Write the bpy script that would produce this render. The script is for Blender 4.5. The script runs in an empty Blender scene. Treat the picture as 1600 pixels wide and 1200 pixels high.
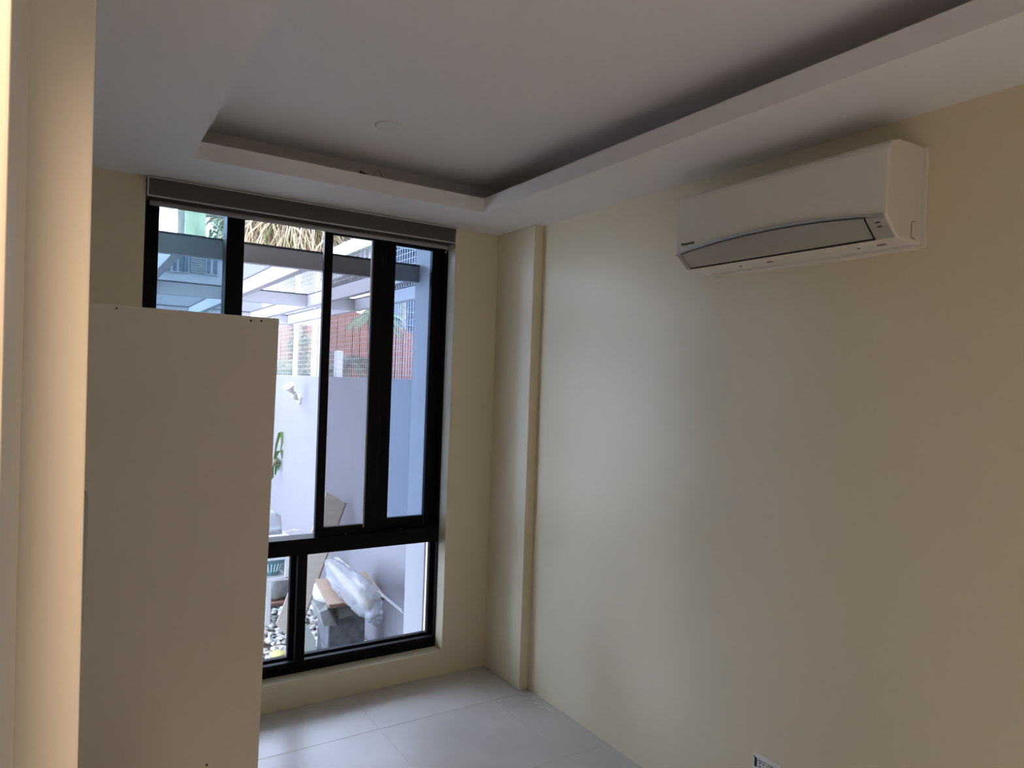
import bpy, bmesh, math, random
from mathutils import Vector, Matrix
random.seed(7)
scene = bpy.context.scene
C = scene.collection

# ---------------------------------------------------------------- camera
F, YAW, PITCH, ROLL, EYE = 1084.7, 0.571909, -0.000573, 0.034617, 1.5777
fw = Vector((math.sin(YAW)*math.cos(PITCH), math.cos(YAW)*math.cos(PITCH), math.sin(PITCH)))
rt0 = Vector((math.cos(YAW), -math.sin(YAW), 0)); up0 = rt0.cross(fw)
rt = rt0*math.cos(ROLL) + up0*math.sin(ROLL)
up = -rt0*math.sin(ROLL) + up0*math.cos(ROLL)
cam = bpy.data.cameras.new('camera'); cam_o = bpy.data.objects.new('camera', cam); C.objects.link(cam_o)
m = Matrix((rt, up, -fw)).transposed().to_4x4(); m.translation = (0, 0, EYE)
cam_o.matrix_world = m
cam.sensor_width = 36; cam.lens = F/1600*36; cam.clip_start = 0.02; cam.clip_end = 200
scene.camera = cam_o

# ---------------------------------------------------------------- sky, lamps, exposure
SKY = (0.66, 0.77, 1.0); SKY_S = 12.6
LAMP_W = 51.0; LAMP_C = (1.0, 0.68, 0.44); LAMP2_W = 185.0; LAMP2_C = (0.96, 0.98, 1.0)
w = bpy.data.worlds.new('overcast_sky'); scene.world = w; w.use_nodes = True
bg = w.node_tree.nodes['Background']; bg.inputs[0].default_value = (*SKY, 1); bg.inputs[1].default_value = SKY_S
scene.view_settings.view_transform = 'Standard'; scene.view_settings.look = 'None'
scene.view_settings.exposure = 0.42; scene.view_settings.gamma = 1.0
scene.view_settings.use_curve_mapping = False

def hit(px, py, axis, val):
    d = fw + rt*((px-800)/F) - up*((py-600)/F)
    o = Vector((0, 0, EYE)); return o + d*((val-o[axis])/d[axis])
def P(px, py, Y): return hit(px, py, 1, Y)
ZG = -0.70                                   # yard level
def G(px, py): return hit(px, py, 2, ZG)

# ---------------------------------------------------------------- materials
MATS = {}
def mat(name, col, rough=0.6, metal=0.0, noise=0.0, scale=20.0, bump=0.0, bscale=200.0, spec=0.5, col2=None, stretch=None, coat=0.0):
    if name in MATS: return MATS[name]
    mt = bpy.data.materials.new(name); mt.use_nodes = True
    nt = mt.node_tree; b = nt.nodes['Principled BSDF']
    b.inputs['Base Color'].default_value = (*col, 1); b.inputs['Roughness'].default_value = rough
    b.inputs['Metallic'].default_value = metal; b.inputs['Specular IOR Level'].default_value = spec
    b.inputs['Coat Weight'].default_value = coat
    tc = nt.nodes.new('ShaderNodeTexCoord'); mp = nt.nodes.new('ShaderNodeMapping')
    nt.links.new(tc.outputs['Object'], mp.inputs['Vector'])
    if stretch: mp.inputs['Scale'].default_value = stretch
    if noise or col2:
        n = nt.nodes.new('ShaderNodeTexNoise'); n.inputs['Scale'].default_value = scale; n.inputs['Detail'].default_value = 5
        nt.links.new(mp.outputs[0], n.inputs['Vector'])
        r = nt.nodes.new('ShaderNodeValToRGB')
        r.color_ramp.elements[0].position = .3; r.color_ramp.elements[1].position = .7
        c2 = col2 or tuple(max(0, c*(1-noise)) for c in col)
        r.color_ramp.elements[0].color = (*c2, 1); r.color_ramp.elements[1].color = (*col, 1)
        nt.links.new(n.outputs['Fac'], r.inputs[0]); nt.links.new(r.outputs[0], b.inputs['Base Color'])
    if bump:
        n2 = nt.nodes.new('ShaderNodeTexNoise'); n2.inputs['Scale'].default_value = bscale; n2.inputs['Detail'].default_value = 3
        nt.links.new(mp.outputs[0], n2.inputs['Vector'])
        bp = nt.nodes.new('ShaderNodeBump'); bp.inputs['Strength'].default_value = bump; bp.inputs['Distance'].default_value = .002
        nt.links.new(n2.outputs['Fac'], bp.inputs['Height']); nt.links.new(bp.outputs[0], b.inputs['Normal'])
    MATS[name] = mt; return mt
def glass(name, tint, gloss=.06, haze=0.0, hazecol=(.5, .5, .55)):
    mt = bpy.data.materials.new(name); mt.use_nodes = True; nt = mt.node_tree
    nt.nodes.remove(nt.nodes['Principled BSDF']); out = nt.nodes['Material Output']
    t = nt.nodes.new('ShaderNodeBsdfTransparent'); t.inputs[0].default_value = (*tint, 1)
    g = nt.nodes.new('ShaderNodeBsdfGlossy'); g.inputs['Roughness'].default_value = .02
    fr = nt.nodes.new('ShaderNodeFresnel'); fr.inputs['IOR'].default_value = 1.3
    mx = nt.nodes.new('ShaderNodeMixShader')
    mu = nt.nodes.new('ShaderNodeMath'); mu.operation = 'MULTIPLY'; mu.inputs[1].default_value = gloss/.02*.35
    nt.links.new(fr.outputs[0], mu.inputs[0]); nt.links.new(mu.outputs[0], mx.inputs[0])
    last = t
    if haze:
        d = nt.nodes.new('ShaderNodeBsdfDiffuse'); d.inputs[0].default_value = (*hazecol, 1)
        m2 = nt.nodes.new('ShaderNodeMixShader'); m2.inputs[0].default_value = haze
        nt.links.new(t.outputs[0], m2.inputs[1]); nt.links.new(d.outputs[0], m2.inputs[2]); last = m2
    nt.links.new(last.outputs[0], mx.inputs[1]); nt.links.new(g.outputs[0], mx.inputs[2])
    nt.links.new(mx.outputs[0], out.inputs[0]); return mt

M_wall = mat('cream_wall_paint', (.86, .76, .55), .42, noise=.03, scale=3, bump=.06, bscale=120)
M_ceil = mat('ceiling_paint', (.93, .895, .885), .6, bump=.04, bscale=150)
M_jamb = mat('jamb_paint', (.80, .755, .66), .5, noise=.03, scale=6, bump=.05)
M_tile = mat('porcelain_tile', (.66, .615, .58), .33, noise=.12, scale=4, bump=.03, bscale=60)
M_grout = mat('tile_grout', (.72, .70, .67), .9)
M_black = mat('black_aluminium', (.006, .006, .008), .45, spec=.10)
M_gasket = mat('grey_gasket', (.30, .30, .33), .5)
M_panel = mat('panel_paint', (.75, .695, .60), .5, noise=.03, scale=5, bump=.05)
M_screwhole = mat('screw_dark', (.05, .04, .035), .6)
M_acw = mat('air_conditioner_plastic', (.84, .79, .69), .22)
M_acd = mat('air_conditioner_gap', (.02, .017, .015), .5)
M_chrome = mat('chrome_strip', (.98, .98, 1.0), .5, metal=1.0)
M_logo = mat('logo_print', (.02, .02, .02), .5)
M_blind = mat('blind_headbox', (.105, .09, .09), .45, noise=.15, scale=8, stretch=(.4, 8, 8))
M_rail = mat('blind_rail', (.42, .41, .42), .4)
M_trim = mat('headbox_trim', (.62, .60, .58), .4)
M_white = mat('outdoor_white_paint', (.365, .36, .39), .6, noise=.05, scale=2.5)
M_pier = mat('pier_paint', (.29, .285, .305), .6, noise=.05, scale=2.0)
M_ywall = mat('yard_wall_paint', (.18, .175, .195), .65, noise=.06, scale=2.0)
M_bounce = mat('bounce_paint', (.82, .81, .80), .6)  # pale so the added block and slab bounce light onto the pergola
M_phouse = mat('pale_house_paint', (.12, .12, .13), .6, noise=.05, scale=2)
M_beam = mat('pergola_white', (.35, .34, .36), .4)
M_flash = mat('dark_flashing', (.03, .035, .05), .5)
M_wire = mat('galvanised_wire', (.42, .41, .40), .4, metal=.3)
M_terra = mat('terracotta_siding', (.20, .052, .027), .7, noise=.25, scale=3, stretch=(6, 6, 1))
M_terra_tile = mat('terracotta_board', (.205, .055, .028), .7, noise=.2, scale=5)
M_pale = mat('pale_green_paint', (.32, .43, .34), .5)
M_darkb = mat('dark_building', (.02, .022, .04), .6)
M_slot = mat('window_dark', (.02, .03, .045), .2)
M_louv = mat('grey_louvre', (.075, .08, .085), .6, noise=.3, scale=40)
M_leaf = mat('leaf_green', (.06, .11, .025), .5, noise=.5, scale=3)
M_leaf2 = mat('leaf_light_green', (.11, .16, .035), .5, noise=.4, scale=3)
M_leafd = mat('leaf_dark', (.025, .04, .018), .5, noise=.4, scale=3)
M_dry = mat('dry_frond', (.34, .26, .15), .7, noise=.45, scale=4)
M_bark = mat('bark', (.20, .16, .12), .9, noise=.4, scale=10)
M_soil = mat('soil', (.10, .075, .06), .95, noise=.4, scale=8, bump=.5, bscale=30)
M_peb = [mat('pebble_%s' % n, c, .6, noise=.25, scale=30) for n, c in
         (('white', (.58, .57, .53)), ('cream', (.46, .40, .32)), ('grey', (.27, .27, .27)), ('tan', (.28, .22, .165)))]
M_ply = mat('plywood', (.31, .20, .135), .65, noise=.25, scale=5, stretch=(1.5, 9, 1.5))
M_plyedge = mat('plywood_edge', (.22, .13, .08), .8, noise=.4, scale=30)
M_board = mat('pale_board', (.44, .38, .32), .6, noise=.12, scale=6, stretch=(1, 1, 6))
M_stone = mat('dark_stone', (.11, .115, .13), .85, noise=.6, scale=14, bump=.6, bscale=40)
M_stone2 = mat('grey_stone', (.19, .195, .19), .85, noise=.4, scale=10, bump=.6, bscale=40)
M_stone3 = mat('pale_stone', (.40, .385, .35), .8, noise=.2, scale=8)
M_plastic = mat('white_plastic', (.58, .58, .58), .35)
M_basket = mat('blue_green_plastic', (.10, .22, .235), .45)
M_yellow = mat('yellow_plastic', (.50, .43, .14), .5)
M_khaki = mat('khaki_cardboard', (.35, .31, .16), .7, noise=.2, scale=8)
M_blue = mat('blue_tin', (.14, .22, .30), .35, noise=.4, scale=20)
M_red = mat('red_brown_wood', (.24, .11, .075), .8, noise=.3, scale=8)
M_sack = mat('sack', (.33, .32, .30), .8, noise=.3, scale=10, bump=.5, bscale=20)
M_ground = mat('concrete_ground', (.42, .41, .40), .9, noise=.2, scale=3)
M_metal = mat('dull_metal', (.36, .35, .32), .4, metal=.6)
M_rubber = mat('black_rubber', (.015, .015, .015), .6)  # plain black of the cable connector and the basket filling
M_lampw = mat('lamp_white', (.85, .84, .80), .35)
M_lampo = mat('outdoor_lamp_white', (.46, .44, .38), .4)
M_lampface = mat('downlight_face', (.62, .60, .56), .5)
G_tint = glass('tinted_glass', (.74, .87, .93), .05)
G_clear = glass('clear_glass', (.93, .95, .97), .05)
G_screen = glass('insect_screen', (.78, .78, .79), .0, haze=.14, hazecol=(.16, .16, .17))
G_tint2 = glass('blue_tinted_glass', (.64, .72, .80), .05)
G_screenl = glass('insect_screen_fine', (.97, .97, .97), .0, haze=.22, hazecol=(.42, .46, .48))
G_film = glass('bubble_wrap_film', (.96, .97, 1.0), .025, haze=.40, hazecol=(.40, .41, .44))
G_box = glass('clear_plastic', (.95, .96, .98), .08, haze=.28, hazecol=(.58, .58, .60))

# ---------------------------------------------------------------- mesh helpers
def new(): return bmesh.new()
def bx(bm, x0, x1, y0, y1, z0, z1):
    vs = [bm.verts.new((x, y, z)) for z in (z0, z1) for y in (y0, y1) for x in (x0, x1)]
    for f in ((0, 2, 3, 1), (4, 5, 7, 6), (0, 1, 5, 4), (2, 6, 7, 3), (0, 4, 6, 2), (1, 3, 7, 5)):
        bm.faces.new([vs[i] for i in f])
    return bm
def hexa(bm, pts):                            # 8 points: bottom ring 4, top ring 4
    v = [bm.verts.new(p) for p in pts]
    for f in ((3, 2, 1, 0), (4, 5, 6, 7), (0, 1, 5, 4), (1, 2, 6, 5), (2, 3, 7, 6), (3, 0, 4, 7)):
        bm.faces.new([v[i] for i in f])
    return bm
def prism(bm, poly, off):                     # poly: list of Vector, off: extrusion vector
    off = Vector(off); a = [bm.verts.new(p) for p in poly]; b = [bm.verts.new(Vector(p)+off) for p in poly]
    bm.faces.new(a); bm.faces.new(b[::-1]); n = len(a)
    for i in range(n): bm.faces.new([a[i], b[i], b[(i+1) % n], a[(i+1) % n]])
    bmesh.ops.recalc_face_normals(bm, faces=bm.faces); return bm
def frame_axes(d):
    d = d.normalized(); a = Vector((0, 0, 1)) if abs(d.z) < .9 else Vector((1, 0, 0))
    u = d.cross(a).normalized(); return u, d.cross(u).normalized()
def tube(bm, pts, rad, n=8, caps=True):
    pts = [Vector(p) for p in pts]; rings = []
    if not hasattr(rad, '__len__'): rad = [rad]*len(pts)
    for i, p in enumerate(pts):
        d = pts[min(i+1, len(pts)-1)] - pts[max(i-1, 0)]
        u, v = frame_axes(d)
        rings.append([bm.verts.new(p + (u*math.cos(2*math.pi*k/n) + v*math.sin(2*math.pi*k/n))*rad[i]) for k in range(n)])
    for a, b in zip(rings, rings[1:]):
        for k in range(n): bm.faces.new([a[k], a[(k+1) % n], b[(k+1) % n], b[k]])
    if caps: bm.faces.new(rings[0][::-1]); bm.faces.new(rings[-1])
    bmesh.ops.recalc_face_normals(bm, faces=bm.faces); return bm
def lathe(bm, prof, origin=(0, 0, 0), axis=(0, 0, 1), n=24):   # prof: (r, h)
    o = Vector(origin); ax = Vector(axis).normalized(); u, v = frame_axes(ax); rings = []
    for r, h in prof:
        r = max(r, 1e-4)
        rings.append([bm.verts.new(o + ax*h + (u*math.cos(2*math.pi*k/n)+v*math.sin(2*math.pi*k/n))*r) for k in range(n)])
    for a, b in zip(rings, rings[1:]):
        for k in range(n): bm.faces.new([a[k], a[(k+1) % n], b[(k+1) % n], b[k]])
    bm.faces.new(rings[0][::-1]); bm.faces.new(rings[-1])
    bmesh.ops.recalc_face_normals(bm, faces=bm.faces); return bm
def obj(name, bm, mt, parent=None, smooth=False, bevel=0, seg=2):
    me = bpy.data.meshes.new(name); bm.to_mesh(me); bm.free(); me.materials.append(mt)
    o = bpy.data.objects.new(name, me); C.objects.link(o)
    if parent:
        o.parent = parent; o.matrix_parent_inverse = Matrix.Translation(-parent.location) if parent.type == 'EMPTY' else parent.matrix_world.inverted()
    if smooth:
        for p in me.polygons: p.use_smooth = True
    if bevel:
        b = o.modifiers.new('bevel', 'BEVEL'); b.width = bevel; b.segments = seg; b.limit_method = 'ANGLE'; b.angle_limit = .6
    return o
def box(name, x0, x1, y0, y1, z0, z1, mt, parent=None, bevel=0): return obj(name, bx(new(), x0, x1, y0, y1, z0, z1), mt, parent, bevel=bevel)
def tag(o, label, cat, group=None):
    o['label'] = label; o['category'] = cat
    if group: o['group'] = group
    return o
def thing(name, loc, label, cat, group=None):
    o = bpy.data.objects.new(name, None); C.objects.link(o); o.location = loc; o.empty_display_size = .05
    return tag(o, label, cat, group)
def struct(o): o['kind'] = 'structure'; return o
def stuff(o): o['kind'] = 'stuff'; return o

# ================================================================ ROOM
YB, XR, XP, ZC = 3.3146, 2.0654, 2.0103, 2.40
XL, YREAR, XLR = -0.95, -3.6, -2.3
WX0, WX1, WZ0 = 0.264, 1.743, 0.128
# right wall, full length
struct(box('wall_right', XR, XR+.2, YREAR-.2, YB+.24, ZG, 2.8, M_wall))
# back wall with the window opening
bm = new()
bx(bm, XL-.2, WX0, YB, YB+.24, ZG, 2.8); bx(bm, WX1, XR, YB, YB+.24, ZG, 2.8)
bx(bm, WX0, WX1, YB, YB+.24, ZG, WZ0); bx(bm, WX0, WX1, YB, YB+.24, ZC, 2.8)
struct(obj('wall_back', bm, M_wall))
# shallow pier in the corner
struct(box('trim_1', XP, XR+.01, 2.957, YB+.01, 0, ZC+.005, M_wall, bevel=.002))
# left walls and the stub beside the camera
struct(box('wall_left', XL-.2, XL, .62, YB, -.02, 2.8, M_wall))
struct(box('wall_rear_left', XLR-.2, XLR, YREAR-.2, .95, -.02, 2.8, M_wall))
# door frame: reveal near the camera, stop further in, slightly out of plumb as seen
st = new()
def lean(z, x): return x + (1.56-z)*0.0085
hexa(st, [Vector((XLR, .80, 0)), Vector((lean(0, .0185), .80, 0)), Vector((lean(0, .0185), .93, 0)), Vector((XLR, .93, 0)),
          Vector((XLR, .80, ZC)), Vector((lean(ZC, .0185), .80, ZC)), Vector((lean(ZC, .0185), .93, ZC)), Vector((XLR, .93, ZC))])
jamb = struct(obj('wall_front', st, M_jamb, bevel=.002))
st = new()
hexa(st, [Vector((XLR, .56, 0)), Vector((lean(0, -.034), .56, 0)), Vector((lean(0, -.034), .801, 0)), Vector((XLR, .801, 0)),
          Vector((XLR, .56, ZC)), Vector((lean(ZC, -.034), .56, ZC)), Vector((lean(ZC, -.034), .801, ZC)), Vector((XLR, .801, ZC))])
struct(obj('trim_2', st, M_jamb, bevel=.002))
# strike plate on the far edge of the door stop
a0 = P(137, 770, .86); a1 = P(129, 972, .86)
sp = thing('strike_plate', (lean(1.4, .0185), .86, a1.z), 'narrow grey strike plate on the edge of the peach door jamb', 'plate')
obj('plate', bx(new(), .012, a0.x+.0003, .845, .875, a1.z, a0.z), M_metal, sp, bevel=.001)
# unseen rear wall, its opening shut with solid panels to keep daylight out
bm = new(); RX0, RX1, RZ1 = -1.2, -.3, 2.15
bx(bm, XLR-.2, RX0, YREAR-.2, YREAR, -.02, 2.8); bx(bm, RX1, XR, YREAR-.2, YREAR, -.02, 2.8); bx(bm, RX0, RX1, YREAR-.2, YREAR, RZ1, 2.8)
struct(obj('wall_rear', bm, M_wall))
d1 = bpy.data.objects.new('door_1', None); C.objects.link(d1); d1.location = (0, YREAR-.1, 0); struct(d1)
for x in (RX0, (RX0+RX1)/2, RX1):
    box('stile', max(RX0, x-.03), min(RX1, x+.03), YREAR-.13, YREAR-.07, 0, RZ1, M_black, d1)
for z in (0, RZ1-.06): box('rail', RX0, RX1, YREAR-.13, YREAR-.07, z, z+.06, M_black, d1)
for i in range(2):
    x = RX0+.03+i*.45; box('door_panel', x, x+.39, YREAR-.103, YREAR-.097, .06, RZ1-.06, M_jamb, d1)

struct(box('added_shade_block', -7.0, 8.0, YREAR-.2, YB+.24, 2.80, 12.0, M_bounce))  # unseen tall block added to keep sky light off the yard
struct(box('added_shade_slab', -7.0, 8.0, YB+.239, 7.2, 3.60, 3.90, M_bounce))  # unseen slab added to shade the yard wall from the high sky
# floor slab and 60 cm tiles
fl = struct(box('floor', XLR-.2, XR+.2, YREAR-.2, YB+.24, -.15, -.0010, M_grout))
XG, YG, T = 1.835, 2.325, 0.60
cache = {}
def tile_at(x0, x1, y0, y1):
    g = .0016; key = (round(x1-x0, 4), round(y1-y0, 4))
    if key not in cache:
        me = bpy.data.meshes.new('tile'); b = bx(new(), g, key[0]-g, g, key[1]-g, -.010, 0); b.to_mesh(me); b.free(); me.materials.append(M_tile); cache[key] = me
    o = bpy.data.objects.new('tile', cache[key]); C.objects.link(o); o.location = (x0, y0, 0); o.parent = fl
xs = sorted({XR} | {XG-T*k for k in range(0, 7)}); ys = sorted({YB} | {YG+T*k for k in range(-10, 2)})
for x0, x1 in zip(xs, xs[1:]):
    for y0, y1 in zip(ys, ys[1:]):
        if x1-x0 > .02 and y1-y0 > .02: tile_at(x0, x1, y0, y1)
tag_chip = [(.0, .0)]
# small mortar chips along the right wall
ch = new()
for (px, py, r) in ((812, 1083, .018), (818, 1086, .013), (838, 1100, .016), (846, 1106, .012), (858, 1110, .015), (833, 1093, .01)):
    c = hit(px, py, 2, .0); 
    poly = [c+Vector((math.cos(a)*r*random.uniform(.6, 1.2), math.sin(a)*r*1.6*random.uniform(.6, 1.2), 0)) for a in [k*math.pi/3 for k in range(6)]]
    prism(ch, poly, (0, 0, .0025))
stuff(tag(obj('mortar_crumbs', ch, M_grout), 'pale mortar crumbs and smears on the floor along the right wall', 'debris'))

# ceiling with a tray and a hidden-light cove
TX0, TX1, TY0, TY1 = .38, 1.68, .30, 2.913
LIP, ZU, TR = 2.468, 2.579, .20
cl = new()
for (x0, x1, y0, y1) in ((XLR-.2, TX0, YREAR-.2, YB+.1), (TX1, XR+.05, YREAR-.2, YB+.1), (TX0, TX1, TY1, YB+.1), (TX0, TX1, YREAR-.2, TY0)):
    bx(cl, x0, x1, y0, y1, ZC, ZC+.012)
ceil = struct(obj('ceiling', cl, M_ceil))
lp = new(); t = .012; z_ = ZC-.0004; f_ = .0015
bx(lp, TX0-t, TX0+f_, TY0-t, TY1+t, z_, LIP); bx(lp, TX1-f_, TX1+t, TY0-t, TY1+t, z_, LIP)
bx(lp, TX0+f_, TX1-f_, TY1-f_, TY1+t, z_, LIP); bx(lp, TX0+f_, TX1-f_, TY0-t, TY0+f_, z_, LIP)
obj('cove_lip', lp, M_ceil, ceil)
up_ = new(); a, b, c, d = TX0-TR, TX1+TR, TY0-TR, TY1+TR
bx(up_, XLR-.2, XR+.2, YREAR-.2, YB+.24, ZU, 2.81)
bx(up_, a-.02, a, c, d, ZC+.01, ZU); bx(up_, b, b+.02, c, d, ZC+.01, ZU)
bx(up_, a, b, d, d+.02, ZC+.01, ZU); bx(up_, a, b, c-.02, c, ZC+.01, ZU)
obj('upper_ceiling', up_, M_ceil, ceil)

# downlight, off
dl = thing('downlight', (1.046, 2.592, ZU), 'round white recessed downlight, switched off, in the raised ceiling tray', 'light')
obj('trim_ring', lathe(new(), [(.040, 0), (.053, 0), (.053, .003), (.048, .006), (.040, .006)], (1.046, 2.592, ZU), (0, 0, -1), 32), M_lampw, dl, True)
obj('diffuser', lathe(new(), [(.041, .0), (.041, .004)], (1.046, 2.592, ZU), (0, 0, -1), 32), M_lampface, dl)
# loose cable poking over the cove lip
cb = thing('loose_cable', (1.19, 2.95, ZC+.012), 'black cable connector with loose thin wires poking out of the ceiling cove', 'cable')
q0 = P(563, 269, 2.945); q1 = P(576, 273, 2.945)
obj('connector', tube(new(), [(q0.x-.01, 2.945, ZC+.02), (q0.x+.003, 2.945, q0.z-.004), q1+Vector((.02, 0, -.02))], [.013, .012, .010], 10), M_rubber, cb, True)
w0, w1, w2 = P(584, 275, 2.95), P(591, 264, 2.95), P(598, 278, 2.95)
obj('wire', tube(new(), [(w0.x-.005, 2.95, ZC+.012), w0, w1, w2, (w2.x+.01, 2.95, ZC+.012)], .0022, 6), M_metal, cb, True)

# added lamps out of view: warm light on the jamb, fill from behind
lx, ly = -.08, .20
for lx, ly, lw, lc, lab in ((lx, ly, LAMP_W, LAMP_C, 'unseen round warm downlight, switched on, added to light the peach jamb'),
                        (.2, -1.1, LAMP2_W, LAMP2_C, 'unseen round white downlight, switched on, added as fill light in the rear hall')):
    la = thing('added_downlight', (lx, ly, ZC), lab, 'light')
    obj('trim_ring', lathe(new(), [(.040, 0), (.053, 0), (.053, .003), (.048, .006), (.040, .006)], (lx, ly, ZC), (0, 0, -1), 32), M_lampw, la, True)
    ld = bpy.data.lights.new('added_lamp', 'SPOT'); ld.spot_size = math.radians(108); ld.spot_blend = .75; ld.shadow_soft_size = .04; ld.energy = lw; ld.color = lc
    lo = bpy.data.objects.new('added_lamp', ld); C.objects.link(lo); lo.location = (lx, ly, ZC-.02); lo.parent = la; lo.matrix_parent_inverse = Matrix.Translation(-la.location)

# ================================================================ WINDOW
win = bpy.data.objects.new('window_1', None); C.objects.link(win); win.location = (1.0, 3.40, WZ0); struct(win)
FY0, FY1 = 3.395, 3.50
def X(px, py, Y=FY0): return P(px, py, Y).x
def Z(px, py, Y=FY0): return P(px, py, Y).z
fx0, fx1 = WX0, WX1
jl = X(247, 400); jr = X(692, 600)
zt1 = Z(560, 834)+.0; zt0 = Z(560, 858)          # transom top and bottom (inner faces)
fz0 = WZ0
fr = new()
bx(fr, fx0, jl, FY0, FY1, fz0, 2.40); bx(fr, jr, fx1, FY0, FY1, fz0, 2.40)
bx(fr, jl, jr, FY0, FY1, fz0, fz0+.05); bx(fr, jl, jr, FY0, FY1, 2.33, 2.40)
obj('outer_frame', fr, M_black, win, bevel=.002)
obj('transom', bx(new(), jl, jr, FY0-.006, FY1, zt0, zt1), M_black, win, bevel=.003)
mx0, mx1 = X(463, 950), X(478, 950)
obj('mullion', bx(new(), mx0, mx1, FY0-.002, FY1, fz0+.04, zt0+.005), M_black, win, bevel=.003)
# bottom stepped sill of the frame, lower panes
obj('sill_step', bx(new(), jl, jr, FY0-.004, FY0+.03, fz0+.03, fz0+.058), M_black, win, bevel=.004)
jr2 = X(667, 920, FY0+.06)
for x0, x1 in ((jl, mx0), (mx1, jr)):
    gx = new(); e = .022; z0, z1 = fz0+.045, zt0
    bx(gx, x0, x1, FY0+.045, FY0+.075, z0, z0+e); bx(gx, x0, x1, FY0+.045, FY0+.075, z1-.008, z1)
    bx(gx, x0, x0+e*.4, FY0+.045, FY0+.075, z0, z1); bx(gx, x1-e, x1, FY0+.045, FY0+.075, z0, z1)
    bead = obj('glazing_bead', gx, M_black, win, bevel=.001)
    box('pane', x0+.003, x1-.003, FY0+.057, FY0+.062, z0+.003, z1-.003, G_clear, win)
# left fixed panel (tinted glass with screen) with wide meeting stile
sx0, sx1 = X(353, 420), X(381, 420)
obj('meeting_stile', bx(new(), sx0, sx1, FY0+.004, FY1-.01, zt1-.005, 2.34), M_black, win, bevel=.003)
box('tinted_pane', jl, sx0+.005, FY0+.065, FY0+.070, zt1, 2.335, G_tint, win)
box('screen', jl, sx0+.005, FY0+.085, FY0+.086, zt1, 2.335, G_screenl, win)
# sash A: sliding screen sash, near track
def sash(name, xa, xb, ya, yb, wl, wr, zb, hb, pane, pname):
    s = obj(name, bx(bx(bx(bx(new(), xa, xa+wl, ya, yb, zb, 2.34), xb-wr, xb, ya, yb, zb, 2.34), xa+wl, xb-wr, ya, yb, zb, zb+hb), xa+wl, xb-wr, ya, yb, 2.29, 2.34), M_black, win, bevel=.002)
    ym = (ya+yb)/2; box(pname, xa+wl-.004, xb-wr+.004, ym-.002, ym+.002, zb+hb-.004, 2.295, pane, s)
    return s
yA = FY0+.008; aL, aL2 = X(500, 600, yA), X(513.5, 600, yA); aR1, aR = X(577, 600, yA), X(597, 600, yA)
zA = Z(540, 826, yA); zA2 = Z(540, 822, yA)
sash('screen_sash', aL, aR, yA, yA+.026, aL2-aL, aR-aR1, zt1-.004, max(.02, Z(540, 820, yA)-zt1), G_screen, 'screen')
gsk = obj('sash_edge_strip', bx(new(), aR1-.010, aR1-.002, yA-.001, yA+.012, zt1+.03, 2.29), M_gasket, win)
yB = FY0+.045; bL, bL2 = X(592, 600, yB), X(612, 600, yB); bR1, bR = X(669, 600, yB), X(690, 600, yB)
sash('glass_sash', bL, bR, yB, yB+.03, bL2-bL, bR-bR1, zt1-.002, max(.03, Z(640, 806, yB)-zt1), G_tint2, 'tinted_pane')
obj('sash_seal', bx(new(), bL-.0035, bL-.0005, yB-.008, yB+.004, zt1+.02, 2.30), M_gasket, win)
for px, py in ((540, 834), (627, 826)):
    c = P(px, py, FY0-.0065); obj('screw', lathe(new(), [(.0035, 0), (.003, .002)], c, (0, -1, 0), 10), M_gasket, win)

# ================================================================ ROLLER BLIND
rb = thing('roller_blind', (.99, 3.33, 2.31), 'rolled-up blind in a dark brown headbox above the black window', 'blind')
hx0, hx1, hy0, hy1, hz0, hz1 = WX0+.003, 1.727, 3.285, 3.385, 2.313, 2.396
obj('headbox', bx(new(), hx0, hx1, hy0+.004, hy1, hz0, hz1), M_blind, rb, bevel=.002)
tr = new(); e = .005
bx(tr, hx0, hx1, hy0, hy0+.006, hz1-e, hz1); bx(tr, hx0, hx1, hy0, hy0+.006, hz0, hz0+e); bx(tr, hx0, hx0+e, hy0, hy0+.006, hz0+e, hz1-e)
obj('trim_edge', tr, M_trim, rb)
obj('bottom_rail', tube(new(), [(hx0+.015, 3.325, 2.293), (1.700, 3.325, 2.293)], .0115, 10), M_rail, rb, True)
obj('fabric', bx(new(), hx0+.02, 1.695, 3.324, 3.326, 2.30, 2.33), M_blind, rb)
obj('cord_end', tube(new(), [(1.698, 3.322, 2.288), (1.690, 3.318, 2.268), (1.683, 3.316, 2.262)], .003, 6), M_lampw, rb, True)
bk = P(714, 362, 3.30)
obj('bracket', tube(new(), [(hx1+.001, 3.29, 2.345), (hx1+.006, 3.29, 2.375), (hx1+.012, 3.292, 2.398)], .0028, 6), M_trim, rb, True)

# ================================================================ PARTITION PANEL
PY = 2.0
tl = P(100, 469.6, PY); tr_ = P(436.5, 498, PY); br = P(403, 1200, PY)
sl = (br.x-tr_.x)/(br.z-tr_.z); bot = Vector((tr_.x+sl*(0-tr_.z), PY, 0))
xl = -.42; zl = tr_.z + (xl-tr_.x)*(tl.z-tr_.z)/(tl.x-tr_.x)
pp = thing('panel_partition', ((xl+bot.x)/2, PY+.02, 0), 'tall plain off-white panel with small screw holes standing in front of the window', 'partition')
TH = .045
obj('panel', hexa(new(), [Vector((xl, PY, 0)), bot, bot+Vector((0, TH, 0)), Vector((xl, PY+TH, 0)),
     Vector((xl, PY, zl)), tr_, tr_+Vector((0, TH, 0)), Vector((xl, PY+TH, zl))]), M_panel, pp, bevel=.0015)
for px, py, r in ((182, 482, .0025), (392, 501, .0032), (408.5, 501.5, .0032), (323, 1195, .0035)):
    c = P(px, py, PY); obj('screw_hole', lathe(new(), [(r, -.002), (r, .0008), (r*.6, .0012)], c, (0, -1, 0), 10), M_screwhole, pp)
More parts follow.
